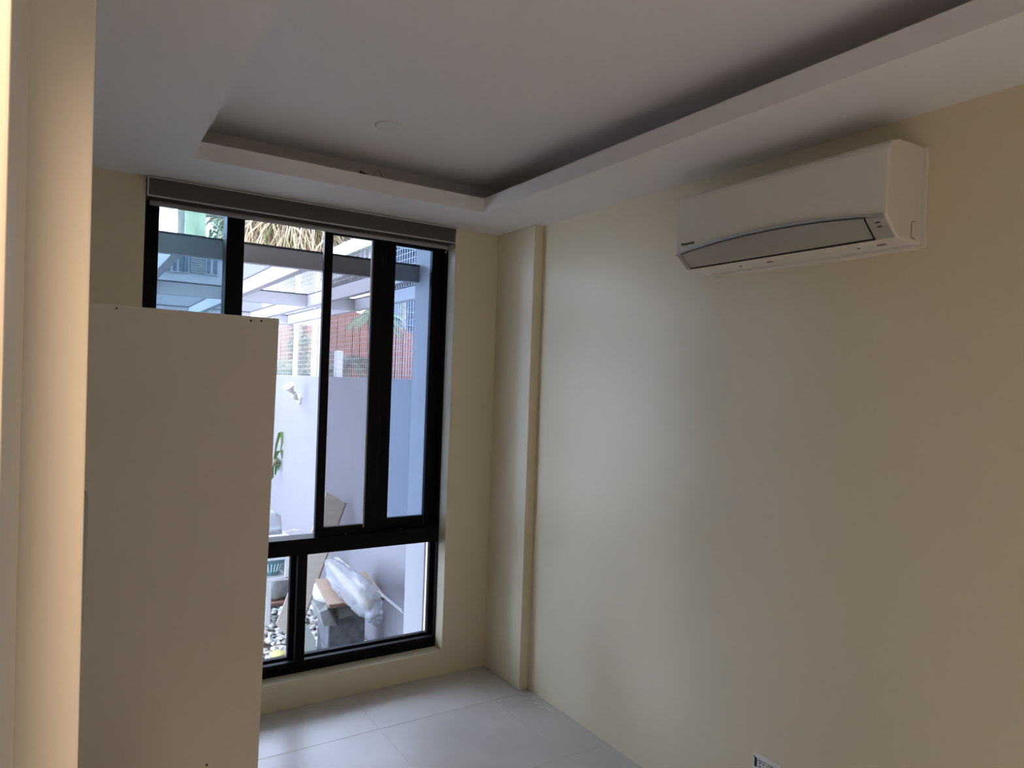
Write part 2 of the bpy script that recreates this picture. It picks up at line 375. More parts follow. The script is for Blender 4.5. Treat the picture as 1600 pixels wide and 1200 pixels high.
obj('back_foot', bx(new(), xl+.05, xl+.09, PY+TH, PY+.40, 0, .04), M_panel, pp); obj('back_foot', bx(new(), bot.x-.12, bot.x-.08, PY+TH, PY+.40, 0, .04), M_panel, pp)

# ================================================================ AIR CONDITIONER
Y0, Y1 = 1.05, 1.83
ac = thing('air_conditioner', (XR, (Y0+Y1)/2, 2.015), 'white wall-mounted split air conditioner with chrome strip and closed vane', 'air conditioner')
prof = [(0, 2.300), (.08, 2.300), (.138, 2.296), (.165, 2.288), (.181, 2.276), (.188, 2.262), (.1935, 2.17), (.194, 2.080), (.186, 2.066), (.135, 2.022), (.10, 2.018), (0, 2.015)]
body = new(); prism(body, [Vector((XR+.002-d, Y0, z)) for d, z in prof], (0, Y1-Y0, 0))
obj('body', body, M_acw, ac, bevel=.007, seg=3)
# back plate edge on the wall, at the right end and below
bp = new(); bx(bp, XR-.012, XR+.001, Y0-.012, Y0+.01, 2.008, 2.298); bx(bp, XR-.03, XR+.001, Y0+.01, Y1-.03, 2.004, 2.018)
obj('back_plate', bp, M_acw, ac, bevel=.003)
# slanted face frame: between front lower edge and underside
N1 = Vector((.135-.190, 0, 2.022-2.072)); 
def slant(s, y, off=.0):                      # s 0..1 down the slanted face, off outwards
    dd, zz = .1905+(.135-.1905)*s, 2.0705+(2.022-2.0705)*s
    n = Vector((-.66, 0, -.75)).normalized()
    return Vector((XR-dd, y, zz)) + n*off
def arc(y):                                   # chrome strip height along the width
    u = (y-Y0)/(Y1-Y0); return 2.068 + .026*(1-(2*u-1)**2) - .004*u
# chrome strip: curved band on the front face
st = new(); rows = []
for i in range(41):
    y = Y0+.008 + (Y1-Y0-.014)*i/40; z = arc(y); u = abs(2*i/40-1); h = .0125*(1-.6*u**6)
    xf = XR-.1955
    rows.append([st.verts.new((xf+.004, y, z+h*1.05)), st.verts.new((xf-.0045, y, z+h)), st.verts.new((xf-.0005, y, z+h*.45)), st.verts.new((xf+.0035, y, z-.001))])
for r0, r1 in zip(rows, rows[1:]):
    for k in range(3): st.faces.new([r0[k], r1[k], r1[k+1], r0[k+1]])
bmesh.ops.solidify(st, geom=st.faces[:], thickness=.003)
obj('chrome_strip', st, M_chrome, ac, True)
# face below the strip: fills between the chrome arc and the slanted face
lf = new(); ra = []
for i in range(41):
    y = Y0+.006 + (Y1-Y0-.012)*i/40; z = arc(y)
    ra.append([lf.verts.new((XR-.1945, y, z)), lf.verts.new(slant(.02, y, .0015)), lf.verts.new(slant(.99, y, .0015))])
for r0, r1 in zip(ra, ra[1:]):
    for k in range(2): lf.faces.new([r0[k], r1[k], r1[k+1], r0[k+1]])
bmesh.ops.solidify(lf, geom=lf.faces[:], thickness=.002)
obj('lower_fascia', lf, M_acw, ac)
# dark outline under the chrome and round the vane, vane flap on top
vY0, vY1 = Y0+.062, Y1-.030
def flap(off, grow, mt, name):
    b = new(); rr = []; n = 40
    for i in range(n+1):
        y = vY0-grow + (vY1-vY0+2*grow)*i/n; z = arc(y)-.0015+grow*.6
        sh = .03*(1-i/n)
        rr.append([b.verts.new((XR-.1945-off, y, z)), b.verts.new(slant(.05, y, off+.001)), b.verts.new(slant(.86+grow*30, y, off+.001))])
    for r0, r1 in zip(rr, rr[1:]):
        for k in range(2): b.faces.new([r0[k], r1[k], r1[k+1], r0[k+1]])
    bmesh.ops.solidify(b, geom=b.faces[:], thickness=.0015)
    return obj(name, b, mt, ac, True)
flap(.0018, .0038, M_acd, 'vane_gap')
flap(.0035, .0, M_acw, 'vane')
# indicator marks on the right of the vane, screws and labels below
for k in range(2):
    p0 = slant(.18+.2*k, Y0+.030, .003); b = new(); bx(b, p0.x-.0012, p0.x+.0012, p0.y-.006, p0.y+.006, p0.z-.0012, p0.z+.0012); obj('indicator_mark', b, M_acd, ac)
for y, L in ((1.62, .004), (1.50, .010), (1.12, .012), (1.19, .003)):
    b = bx(new(), XR-.09, XR-.084, y-L, y+L, 2.0145, 2.0172); obj('underside_mark', b, mat('label_brown', (.32, .26, .21), .6), ac)
# knock-out outline on the right side
ko = new(); z0, z1 = 2.029, 2.077
tube(ko, [(XR-.045, Y0-.0005, z1), (XR-.060, Y0-.0005, z1), (XR-.064, Y0-.0005, z1-.006), (XR-.064, Y0-.0005, z0+.006), (XR-.060, Y0-.0005, z0), (XR-.045, Y0-.0005, z0)], .0009, 6)
obj('knockout_line', ko, M_acd, ac)
# maker's name
tc = bpy.data.curves.new('maker_name', 'FONT'); tc.body = 'Panasonic'; tc.size = .0125; tc.extrude = .0004; tc.offset = .0003
to = bpy.data.objects.new('tmp_text', tc); C.objects.link(to)
bpy.context.view_layer.update()
me = bpy.data.meshes.new_from_object(to.evaluated_get(bpy.context.evaluated_depsgraph_get())); bpy.data.objects.remove(to)
me.materials.clear(); me.materials.append(M_logo)
tn = bpy.data.objects.new('maker_name', me); C.objects.link(tn)
wd = max(v.co.x for v in me.vertices); s = .062/wd
tn.matrix_world = Matrix(((0, 0, -1, XR-.1955), (-s, 0, 0, 1.800), (0, s, 0, 2.099), (0, 0, 0, 1)))
tn.parent = ac; tn.matrix_parent_inverse = Matrix.Translation(-ac.location)

# ================================================================ WALL OUTLET (bottom edge of the photo)
oz, oy0, oy1 = .322, 1.444, 1.560
ou = thing('wall_outlet', (XR, (oy0+oy1)/2, oz-.075), 'white double wall socket without its cover plate low on the wall', 'socket')
mf = new(); bx(mf, XR-.008, XR+.001, oy0, oy1, oz-.075, oz)
obj('mounting_frame', mf, M_lampw, ou, bevel=.004)
box('cavity', XR-.0095, XR-.002, oy1-.018, oy1-.009, oz-.045, oz-.014, M_acd, ou)
for k in range(2):
    y0 = oy0+.016+k*.040
    s_ = obj('socket', bx(new(), XR-.014, XR-.004, y0, y0+.036, oz-.066, oz-.012), mat('socket_grey', (.80, .80, .82), .4), ou, bevel=.002)
    for a, b_ in ((.008, .012), (.022, .026)):
        for zz in (-.022, -.034): box('slot', XR-.0146, XR-.012, y0+a, y0+a+.006, oz+zz-.002, oz+zz+.002, M_acd, s_)
    box('slot', XR-.0146, XR-.012, y0+.004, y0+.032, oz-.0155, oz-.0135, M_acd, s_)
for y in (oy0+.007, oy1-.008): obj('screw', lathe(new(), [(.003, 0), (.003, .0025)], (XR-.008, y, oz-.012), (-1, 0, 0), 10), M_metal, ou)

# ================================================================ YARD: ground, walls, pergola
yg = struct(box('yard_ground', -6, 12, YB+.2, 22, ZG-.1, ZG, M_soil))
struct(box('rear_ground', -12, 12, -14, YREAR-.19, -.15, -.03, M_ground))
YW = 7.85; WT = 1.585; SX = 2.27
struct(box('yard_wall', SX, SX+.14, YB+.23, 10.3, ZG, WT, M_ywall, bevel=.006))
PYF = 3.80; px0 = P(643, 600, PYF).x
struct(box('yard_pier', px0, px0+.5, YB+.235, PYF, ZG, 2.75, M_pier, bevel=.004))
pg = thing('pergola', (1.0, 5.8, ZG), 'white open pergola of crossing beams over the yard outside the window', 'pergola')
B1 = 3.745; zT = P(505, 396.6, B1).z; zB = P(503, 423.5, B1).z; BW = .05; B2, B3 = B1*1.53, YW
ends = {B1: px0+.002, B2: 2.12, B3: 2.48}
for yb_, xe in ends.items():
    b = box('cross_beam', -2.2, xe, yb_, yb_+BW, zB, zT, M_beam, pg, bevel=.003)
    box('flashing', -2.2, xe+.004 if yb_ != B1 else xe, yb_-.004, yb_+BW, zT, zT+.008, M_flash, b)
RXS = (-.82, -.20, .42, 1.05, 1.66, 2.06)
for x in RXS:
    for ya, yb_ in ((B1+BW, B2), (B2+BW, B3)):
        b = box('rafter', x, x+BW, ya, yb_, zB, zT, M_beam, pg, bevel=.003)
        box('flashing', x-.004, x+BW, ya, yb_, zT, zT+.008, M_flash, b)
box('post', 2.35, 2.40, B3, B3+.05, WT, zB+.001, M_beam, pg); box('post', 2.42, 2.47, B3, B3+.05, WT, zB+.001, M_beam, pg)
for x in (-2.1, -.9): box('post', x, x+.06, B1+.004, B1+.04, ZG, zB, M_beam, pg)

# wire mesh on the wall
wf = thing('wire_fence', (SX+.07, 7.0, WT), 'welded wire mesh fence with white posts on top of the yard wall', 'fence')
r = .0016; wb = new(); y = 3.85
while y < 10.25: bx(wb, SX+.05-r, SX+.05+r, y-r, y+r, WT-.01, 2.8); y += .05
z = WT+.03
while z < 2.8: bx(wb, SX+.054-r, SX+.054+r, 3.85, 10.25, z-r, z+r); z += .05
stuff(obj('wire_mesh', wb, M_wire, wf))
for y in (3.9, hit(461.5, 560, 0, SX+.08).y, 10.2): box('post', SX+.06, SX+.10, y-.03, y+.03, WT-.005, 2.8, M_beam, wf)

# pebbles: the ones in view singly, the rest together
def pebble_mesh(k):
    b = new(); bmesh.ops.create_icosphere(b, subdivisions=1, radius=1)
    for v in b.verts: v.co *= random.uniform(.86, 1.12)
    me = bpy.data.meshes.new('pebble'); b.to_mesh(me); b.free()
    for p in me.polygons: p.use_smooth = True
    me.materials.append(M_peb[k % len(M_peb)] if k < 8 else M_peb[0]); return me
PM = [pebble_mesh(k) for k in range(10)]
def in_view(p):
    d = p-Vector((0, 0, EYE)); zz = d.dot(fw); x_ = 800+F*d.dot(rt)/zz; y_ = 600-F*d.dot(up)/zz
    return (405 < x_ < 464 and 962 < y_ < 1052) or (474 < x_ < 520 and 950 < y_ < 1036)
cnt = 0; rest = []
for k in range(5200):
    x, y = random.uniform(.9, 2.24), random.uniform(4.6, 7.3)
    R_ = random.uniform(.016, .036); p = Vector((x, y, ZG + random.uniform(.0, .03)))
    if random.random() > .62: continue
    rot_ = (random.uniform(-.3, .3), random.uniform(-.3, .3), random.uniform(0, 6.3)); sc = (R_*1.25, R_*.9, R_*.62)
    if in_view(p) and cnt < 300:
        o = bpy.data.objects.new('pebble', random.choice(PM)); C.objects.link(o); o.location = p; o.rotation_euler = rot_; o.scale = sc; o.parent = yg; cnt += 1
    else: rest.append((p, rot_, sc))
b = new()
from mathutils import Euler
for p, r_, s_ in rest[:2400]:
    bmesh.ops.create_icosphere(b, subdivisions=1, radius=1, matrix=Matrix.LocRotScale(p, Euler(r_), Vector(s_)))
stuff(obj('pebbles', b, M_peb[0], yg, True))

# ================================================================ YARD THINGS
# --- flood lamp on the wall
bp0 = hit(469, 624, 0, SX); fl_ = thing('flood_lamp', bp0, 'white outdoor spotlight with bare reflector bulb on the yard wall', 'lamp')
obj('wall_base', lathe(new(), [(.055, 0), (.055, .012), (.03, .03)], bp0, (-1, 0, 0), 20), M_lampo, fl_, True)
e0 = bp0+Vector((-.03, 0, 0)); e1 = hit(462, 623, 0, SX-.10); e2 = e1+Vector((-.075, -.045, .11))
obj('arm', tube(new(), [e0, (e0+e1)/2+Vector((0, 0, .005)), e1], .013, 8), M_lampo, fl_, True)
ax = (e2-e1)
obj('lamp_holder', lathe(new(), [(.02, 0), (.033, .01), (.035, .085), (.03, .09)], e1, ax, 20), M_lampo, fl_, True)
obj('collar', lathe(new(), [(.036, .088), (.036, .102)], e1, ax, 20), M_metal, fl_, True)
obj('bulb', lathe(new(), [(.028, .10), (.034, .125), (.060, .175), (.066, .185), (.062, .188), (.05, .172), (.03, .160), (.002, .158)], e1, ax, 24), M_lampo, fl_, True)
# --- wall plant
PYY = hit(433, 712, 0, SX-.05).y; pc = P(433, 712, PYY)
pl = thing('wall_plant', pc, 'small green plant with long drooping leaves hanging on the yard wall', 'plant')
obj('mount', lathe(new(), [(.01, -.05), (.045, -.02), (.05, .02), (.02, .05)], pc+Vector((-.03, .0, -.08)), (0, -.25, 1), 14), M_bark, pl, True)
def leaf(bm, pts, wid):
    pts = [Vector(p) for p in pts]; n = len(pts); L = []; R = []
    for i, p in enumerate(pts):
        d = (pts[min(i+1, n-1)]-pts[max(i-1, 0)]).normalized(); s = d.cross(Vector((0.15, -1, .2))).normalized()
        ww = wid*math.sin(math.pi*min(.97, (i+.35)/(n-.3))); L.append(bm.verts.new(p+s*ww)); R.append(bm.verts.new(p-s*ww))
    for i in range(n-1): bm.faces.new([L[i], R[i], R[i+1], L[i+1]])
    return bm
for pts in ([(428, 720), (432, 695), (437, 677), (440, 675), (441, 690), (438, 708)], [(428, 722), (434, 706), (440, 703), (441, 716)],
            [(427, 722), (433, 716), (437, 722), (435, 735)], [(426, 720), (420, 700), (415, 695), (411, 705)], [(427, 728), (425, 745), (421, 752)], [(427, 722), (432, 728), (430, 742)]):
    lb = leaf(new(), [P(a, c_, PYY-.02-.03*i) for i, (a, c_) in enumerate(pts)], .022); obj('leaf', lb, M_leaf2 if pts[1][1] < 710 else M_leaf, pl)

# --- two-tier white table
tY0, tY1 = 6.40, 6.82; txr = P(453, 845, tY0).x; txl = txr-.95; tz = P(430, 843, tY0).z; sz = P(430, 905, tY0).z
tb = thing('utility_table', ((txl+txr)/2, (tY0+tY1)/2, ZG), 'white two-tier plastic utility table against the yard wall', 'table')
obj('table_top', bx(new(), txl, txr, tY0, tY1, tz-.01, tz+.022), M_plastic, tb, bevel=.006)
obj('apron', bx(new(), txl+.01, txr-.01, tY0+.005, tY0+.02, tz-.19, tz-.165), M_plastic, tb)
obj('shelf', bx(new(), txl+.01, txr, tY0, tY1-.02, sz-.02, sz+.012), M_plastic, tb, bevel=.005)
for x, yy in ((txr-.03, tY0), (txr-.03, tY1-.05), (txl, tY0), (txl, tY1-.05)):
    obj('leg', bx(new(), x, x+.03, yy, yy+.04, sz, tz), M_plastic, tb)
lx_ = P(419.5, 940, tY0).x
for x, yy in ((lx_-.025, tY0+.005), (txr-.12, tY1-.06), (txl+.02, tY0+.005), (txl+.02, tY1-.06)):
    obj('leg', bx(new(), x, x+.05, yy, yy+.05, ZG, sz-.01), M_plastic, tb, bevel=.006)
# basket on the shelf
bc = P(421, 902, tY0+.16); bc.z = sz+.012
bs = thing('plastic_basket', bc, 'blue green slotted plastic basket with dark filling on the table shelf', 'basket')
obj('bowl', lathe(new(), [(.075, 0), (.085, .01), (.135, .135), (.15, .15), (.145, .158), (.128, .14), (.07, .015)], bc, (0, 0, 1), 28), M_basket, bs, True)
for k in range(26):
    a = 2*math.pi*k/26; b = new(); c0 = bc+Vector((math.cos(a)*.100, math.sin(a)*.100, .04)); c1 = bc+Vector((math.cos(a)*.131, math.sin(a)*.131, .115))
    obj('slot', tube(b, [c0, c1], .006, 6), mat('slot_pale', (.45, .60, .60), .5), bs)
obj('filling', lathe(new(), [(.12, 0), (.125, .02), (.06, .055), (.01, .06)], bc+Vector((0, 0, .125)), (0, 0, 1), 20), M_rubber, bs, True)
# cardboard behind the basket
kp = [P(428, 903, tY1-.09), P(446, 899, tY1-.09), P(446, 868, tY1-.09), P(436, 868, tY1-.09)]
for v in kp[:2]: v.z = sz+.012
tag(obj('cardboard_sheet', prism(new(), kp, (0, .02, 0)), M_khaki), 'khaki yellow sheet standing behind the blue green basket', 'sheet')
# clear box on the table
q = [P(410, 840, tY0+.1), P(441, 836, tY0+.1), P(439, 806, tY0+.1), P(430, 800, tY0+.1), P(410, 806, tY0+.1)]
for v in q[:2]: v.z = tz+.022
cbx = thing('clear_container', (q[0].x, tY0+.2, tz+.022), 'clear plastic container with rumpled film standing on the white table', 'container')
obj('shell', prism(new(), q, (0, .22, 0)), G_box, cbx)
q2 = [v.lerp((q[0]+q[1]+q[2])/3, .25)+Vector((0, .05, 0)) for v in q]
obj('film', prism(new(), q2, (0, .10, 0)), G_film, cbx)
# hose loop
hl = [P(a, c_, tY0+.12) for a, c_ in ((444, 842), (447, 832), (458, 828), (470, 829), (477, 836), (478, 850), (477, 870), (472, 890))]
hl[0].z = tz+.031; hl[1].z = max(hl[1].z, tz+.032)
tag(obj('white_hose', tube(new(), hl, .007, 8), M_plastic, smooth=True), 'thin white hose looped over the end of the white table', 'hose')
# sack and pallet beneath
pa = thing('wooden_pallet', (P(430, 950, 7.2).x, 7.4, ZG), 'red brown slatted wooden pallet on the pebbles under the white table', 'pallet')
ppx = P(452, 950, 7.1).x
for k in range(5):
    y = 6.86+k*.09; box('slat', ppx-1.0, ppx, y, y+.07, ZG+.05, ZG+.07, M_red, pa, bevel=.003)
for k in range(3): box('bearer', ppx-.98+.44*k, ppx-.92+.44*k, 6.86, 7.29, ZG, ZG+.05, M_red, pa)
sc_ = P(430, 944, 7.05); sc_.z = ZG+.07
sk = thing('plastic_sack', sc_, 'grey white bulging plastic sack on the wooden pallet', 'sack')
sb = lathe(new(), [(.09, 0), (.13, .03), (.135, .12), (.10, .22), (.05, .28), (.04, .30), (.06, .33)], sc_, (0, 0, 1), 22)
for v in sb.verts: v.co += Vector((random.uniform(-1, 1), random.uniform(-1, 1), 0))*.012
obj('bag', sb, M_sack, sk, True); obj('tie', lathe(new(), [(.045, .275), (.05, .29), (.045, .305)], sc_, (0, 0, 1), 16), M_khaki, sk, True)

# --- leaning board
BRp = G(463, 1006); TRp = P(541.5, 787, 6.24); TLp = P(511, 768.5, 6.28)
nrm = (TRp-BRp).cross(TLp-BRp).normalized()
dirv = fw + rt*((431.5-800)/F) - up*((976-600)/F); oo = Vector((0, 0, EYE))
BLp = oo + dirv*((BRp-oo).dot(nrm)/dirv.dot(nrm))
if nrm.y > 0: nrm = -nrm
lbd = thing('leaning_board', BRp, 'long pale plywood board leaning diagonally above the pebbles', 'board')
obj('board', prism(new(), [TLp, TRp, BRp, BLp], -nrm*.018), M_board, lbd)
eg = new(); ed = (TLp-TRp).normalized()
prism(eg, [TRp+nrm*.0005, BRp+nrm*.0005, BRp+ed*.014+nrm*.0005, TRp+ed*.014+nrm*.0005], -nrm*.0195)
obj('dark_edge', eg, M_plyedge, lbd)
# --- pale board scrap
sy = G(475, 1034).y
s_pts = [P(a, c_, sy) for a, c_ in ((474, 1034), (493.5, 1030), (493.5, 1001), (481, 977), (476, 974), (466, 985))]
s_pts[0].z = ZG; s_pts[1].z = ZG
tag(obj('board_scrap', prism(new(), s_pts, (0, .03, 0)), mat('pale_green_board', (.42, .46, .42), .5), bevel=.002), 'small pale green white board scrap with slanted top standing in the pebbles', 'board')
# --- tin with yellow lid
tc_ = G(433, 1038)
tn_ = thing('lidded_tin', tc_, 'small blue tin with a yellow lid standing on the pebbles', 'tin')
obj('tin_body', lathe(new(), [(.055, 0), (.058, .005), (.058, .075), (.054, .08)], tc_, (0, 0, 1), 24), M_blue, tn_, True)
obj('lid', lathe(new(), [(.060, .072), (.060, .088), (.054, .093), (.001, .094)], tc_, (0, 0, 1), 24), M_yellow, tn_, True)

# --- stone stool
sY = 5.30; sx0_, sx1_ = P(512.5, 1000, sY).x, P(570, 1000, sY).x; stz = P(540, 962, sY).z
ss = thing('stone_stool', ((sx0_+sx1_)/2, sY+.14, ZG), 'dark grey stone pedestal with stacked stone pieces and pale round slab', 'stool')
pb = bx(new(), sx0_, sx1_, sY, sY+.28, ZG, stz); obj('pedestal', pb, M_stone, ss, bevel=.012)
z_a = stz
k1 = [P(495, 953, sY-.02), P(524, 976, sY-.05), P(529, 962, sY-.02), P(527, 953, sY+.0)]
ang = new(); L0 = P(496, 951, sY-.04); 
xq0, xq1 = P(497, 960, sY).x, P(529, 960, sY).x
zq0, zq1 = P(512, 977, sY).z, P(512, 948, sY).z
hexa(ang, [Vector((xq0+.03, sY-.05, zq0+.012)), Vector((xq1-.02, sY-.06, zq0-.0)), Vector((xq1, sY+.2, stz)), Vector((xq0+.02, sY+.18, stz)),
           Vector((xq0-.012, sY-.06, zq1-.015)), Vector((xq0+.05, sY-.08, zq1+.012)), Vector((xq1+.01, sY+.2, zq1+.02)), Vector((xq0, sY+.2, zq1+.01))])
obj('bracket_stone', ang, M_stone2, ss, bevel=.01)
lg0, lg1 = P(529, 963, sY-.02), P(568, 961, sY-.01)
obj('rolled_stone', tube(new(), [lg0+Vector((0, .05, 0)), lg0.lerp(lg1, .35)+Vector((0, .06, .006)), lg0.lerp(lg1, .7)+Vector((0, .07, 0)), lg1+Vector((0, .09, .0))], [.044, .05, .048, .044], 14), M_stone2, ss, True, bevel=.006)
plz = -.10
rc = hit(530, 925, 2, plz-.06)
slab_z0 = zq1-.01
obj('round_slab', lathe(new(), [(.16, 0), (.195, .02), (.20, .05), (.19, plz-.004-slab_z0)], (P(517, 935, 5.52).x+.05, 5.50, slab_z0), (0, 0, 1), 32), M_stone3, ss, True)
# --- plywood sheet
qd = [hit(a, c_, 2, plz+.03) for a, c_ in ((492, 905), (571, 893), (603, 932), (514, 945))]
plw = thing('plywood_sheet', (qd[3].x, qd[3].y, plz), 'small reddish plywood sheet lying on the stone stool', 'plywood')
obj('sheet', prism(new(), qd, (0, 0, -.012)), M_ply, plw)
c_ = sum(qd, Vector())/4
obj('frayed_edge', prism(new(), [v.lerp(c_, .03)+Vector((0, 0, -.012)) for v in qd], (0, 0, -.02)), M_plyedge, plw)
# --- bubble wrapped bundle
axp = [(515, 880, .02, 9), (522, 888, .02, 15), (533, 902, .02, 21), (545, 913, .02, 24), (558, 924, .02, 26), (570, 936, .01, 26), (578, 947, -.01, 23), (584, 957, -.04, 15), (586, 963, -.06, 13), (587, 970, -.09, 12), (587, 976, -.11, 6)]
bpts = [hit(a, c_, 2, z_) for a, c_, z_, _ in axp]; brad = [r_*(p_.y+.15)/F*.92 for p_, (_, _, _, r_) in zip(bpts, axp)]
bu = thing('bubble_wrap_bundle', bpts[5], 'long bundle wrapped in translucent bubble wrap lying across the plywood sheet', 'bundle')
fp, frd = [], []
for i in range(len(bpts)-1):
    for k in range(3): fp.append(bpts[i].lerp(bpts[i+1], k/3)); frd.append((brad[i]*(3-k)+brad[i+1]*k)/3*random.uniform(.88, 1.08))
fp.append(bpts[-1]); frd.append(brad[-1])
bb = tube(new(), fp, frd, 26)
for v in bb.verts: v.co += Vector((random.uniform(-1, 1), random.uniform(-1, 1), random.uniform(-1, 1)))*.008
obj('film', bb, G_film, bu, True)
obj('wrapped_rods', tube(new(), [bpts[0], bpts[3], bpts[6]], [.02, .045, .03], 10), mat('pale_wood', (.34, .28, .18), .6), bu, True)
# --- white trim strips
for k, (o1, o2) in enumerate((((523, 871), (630, 958)), ((527, 871), (628, 953.5)))):
    p0 = hit(*o1, 2, .06); p1 = hit(*o2, 2, -.055)
    tag(obj('trim_strip', tube(new(), [p0, p1], .004, 6), M_plastic), 'thin white trim strip lying along the bubble wrapped bundle', 'strip', 'white trim strips beside the bundle')

# ================================================================ BEYOND THE YARD
# terracotta house
hy = 13.0
ho = [P(a, c_, hy) for a, c_ in ((300, 545), (520, 496), (545, 489), (575, 498), (615, 506), (640, 524), (665, 545))]
lo_ = [Vector((ho[-1].x, hy, ZG)), Vector((ho[0].x, hy, ZG))]
th = thing('terracotta_house', (ho[2].x, hy+1.5, ZG), 'terracotta red house with a low gable beyond the wire fence', 'house')
obj('wall', prism(new(), ho+lo_, (0, 1.2, 0)), M_terra, th)
x = ho[1].x-.2; k = 0
def roofz(x):
    for a, b_ in zip(ho, ho[1:]):
        if a.x <= x <= b_.x: return a.z+(b_.z-a.z)*(x-a.x)/(b_.x-a.x)
    return ho[-1].z
x = P(425, 560, hy).x
while x < P(640, 560, hy).x:
    zz = min(roofz(x), roofz(x+.13)); box('siding_board', x, x+.13, hy-.02, hy, ZG, zz, M_terra_tile, th); x += .15
rb_ = new()
for a, b_ in zip(ho, ho[1:]): prism(rb_, [a, b_, b_+Vector((0, 0, .06)), a+Vector((0, 0, .06))], (0, 1.25, 0))
obj('roof', rb_, M_terra, th)
# dark block right of it
da, db = P(627, 470, 17), P(700, 470, 17)
dk = thing('dark_building', (da.x, 17, ZG), 'dark blue grey building beyond the terracotta house', 'building')
box('wall', da.x, db.x+2, 17, 19, ZG, P(640, 462, 17).z, M_darkb, dk)
for k in range(6): z = 3.0+k*.35; box('ledge', da.x-.05, db.x+2, 16.95, 17, z, z+.05, mat('ledge_grey', (.05, .055, .08), .5), dk)
# neighbour's pale house with dark slot windows and grey louvres
ny = 10.5; nx0, nx1 = -5.0, P(492, 440, ny).x; nz = P(383, 392, ny).z  # left end stretched out of view to shade the far yard wall
nh = thing('pale_neighbour_house', ((nx0+nx1)/2, ny+1, ZG), 'pale flat-roofed house with dark slot windows and grey louvres behind the pergola', 'house')
nzb = P(450, 500, ny).z; nxm = P(405, 500, ny).x
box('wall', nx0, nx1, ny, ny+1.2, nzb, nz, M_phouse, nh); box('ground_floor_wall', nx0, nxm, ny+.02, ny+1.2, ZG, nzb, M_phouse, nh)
box('roof_edge', nx0-.1, nx1+.1, ny-.1, ny+1.2, nz, nz+.05, M_flash, nh)
for a, b_ in ((261, 266), (270, 276), (279.5, 285.5), (288, 294), (323, 329), (332.5, 339)):
    xa, xb = P(a, 412, ny).x, P(b_, 412, ny).x; z1 = P((a+b_)/2, 398+(a-261)*.085, ny).z; z0 = P((a+b_)/2, 423+(a-261)*.085, ny).z
    f_ = box('window_frame', xa-.015, xb+.015, ny-.02, ny+.01, z0-.015, z1+.015, M_phouse, nh)
    box('pane', xa, xb, ny-.026, ny-.015, z0, z1, M_slot, f_)
for a, b_, y0_, y1_ in ((297, 320, 400, 427), (428, 461, 419, 444), (467, 488, 421, 445)):
    xa, xb = P(a, 412, ny).x, P(b_, 412, ny).x; z1 = P((a+b_)/2, y0_, ny).z; z0 = P((a+b_)/2, y1_, ny).z; n = 9
    for k in range(n):
        z = z0+(z1-z0)*k/n; box('louvre_slat', xa, xb, ny-.03-.004*(k % 2), ny, z+.004, z+(z1-z0)/n-.004, M_louv, nh)
# pale green eave
ey = 9.0; e1_ = P(562, 368, ey); e2_ = P(579.5, 389, ey*.985)
ex = e1_.x; ez1 = e1_.z; ez0 = ez1-.19
ev = thing('green_eave', (ex, ey+1, ez0), 'pale green roof eave of a neighbouring house with slatted vent below', 'roof')
box('fascia', ex, ex+.06, ey-.5, ey+2.5, ez0, ez1, M_pale, ev)
box('front_fascia', ex, ex+2.2, ey-.56, ey-.5, ez0, ez1, M_pale, ev)
box('roof_deck', ex+.05, ex+2.2, ey-.5, ey+2.5, ez0+.03, ez1-.02, M_pale, ev)
for k in range(14): box('vent_slat', ex+.12, ex+.16, ey-.3+k*.18, ey-.22+k*.18, ez0-.22, ez0+.03, M_beam, ev)
box('vent_back', ex+.3, ex+2.2, ey-.4, ey+2.4, ez0-.22, ez0+.03, M_darkb, ev)
box('post', ex+1.9, ex+2.0, ey-.4, ey-.3, ZG, ez0, M_beam, ev); box('post', ex+1.9, ex+2.0, ey+2.2, ey+2.3, ZG, ez0, M_beam, ev)

# ---- vegetation
def clump(bm, c, rad, n, ls, droop=.3):
    for k in range(n):
        d = Vector((random.gauss(0, 1), random.gauss(0, 1), random.gauss(0, 1))).normalized()*random.random()**.4
        p = Vector(c)+Vector((d.x*rad[0], d.y*rad[1], d.z*rad[2]))
        a = Vector((random.gauss(0, 1), random.gauss(0, 1), random.gauss(0, 1)-droop)).normalized(); s = a.cross(Vector((random.gauss(0, 1), random.gauss(0, 1), random.gauss(0, 1)))).normalized()
        L = ls*random.uniform(.6, 1.3)
        bm.faces.new([bm.verts.new(p), bm.verts.new(p+a*L*.5+s*L*.22), bm.verts.new(p+a*L), bm.verts.new(p+a*L*.5-s*L*.22)])
    return bm
def frond(bm, base, dirv, L, droop, nl=16, lw=.012, ll=.35):
    base = Vector(base); d = Vector(dirv).normalized(); pts = []
    for i in range(9):
        t_ = i/8; pts.append(base + d*L*t_ + Vector((0, 0, -droop*L*t_*t_)))
    tube(bm, pts, [.02*(1-.8*i/8)+.003 for i in range(9)], 5)
    for i in range(nl):
        t_ = .15+.83*i/nl; j = min(7, int(t_*8)); f_ = t_*8-j; p = pts[j].lerp(pts[j+1], f_); dd = (pts[j+1]-pts[j]).normalized()
        side = dd.cross(Vector((0, 0, 1))).normalized()
        for s in (-1, 1):
            a = (side*s*.8+dd*.7+Vector((0, 0, -.5-droop*.5))).normalized(); l_ = ll*(1-.5*abs(t_-.4))*random.uniform(.8, 1.1); n_ = dd
            bm.faces.new([bm.verts.new(p-n_*lw), bm.verts.new(p+n_*lw), bm.verts.new(p+a*l_*.6+n_*lw), bm.verts.new(p+a*l_), bm.verts.new(p+a*l_*.6-n_*lw)])
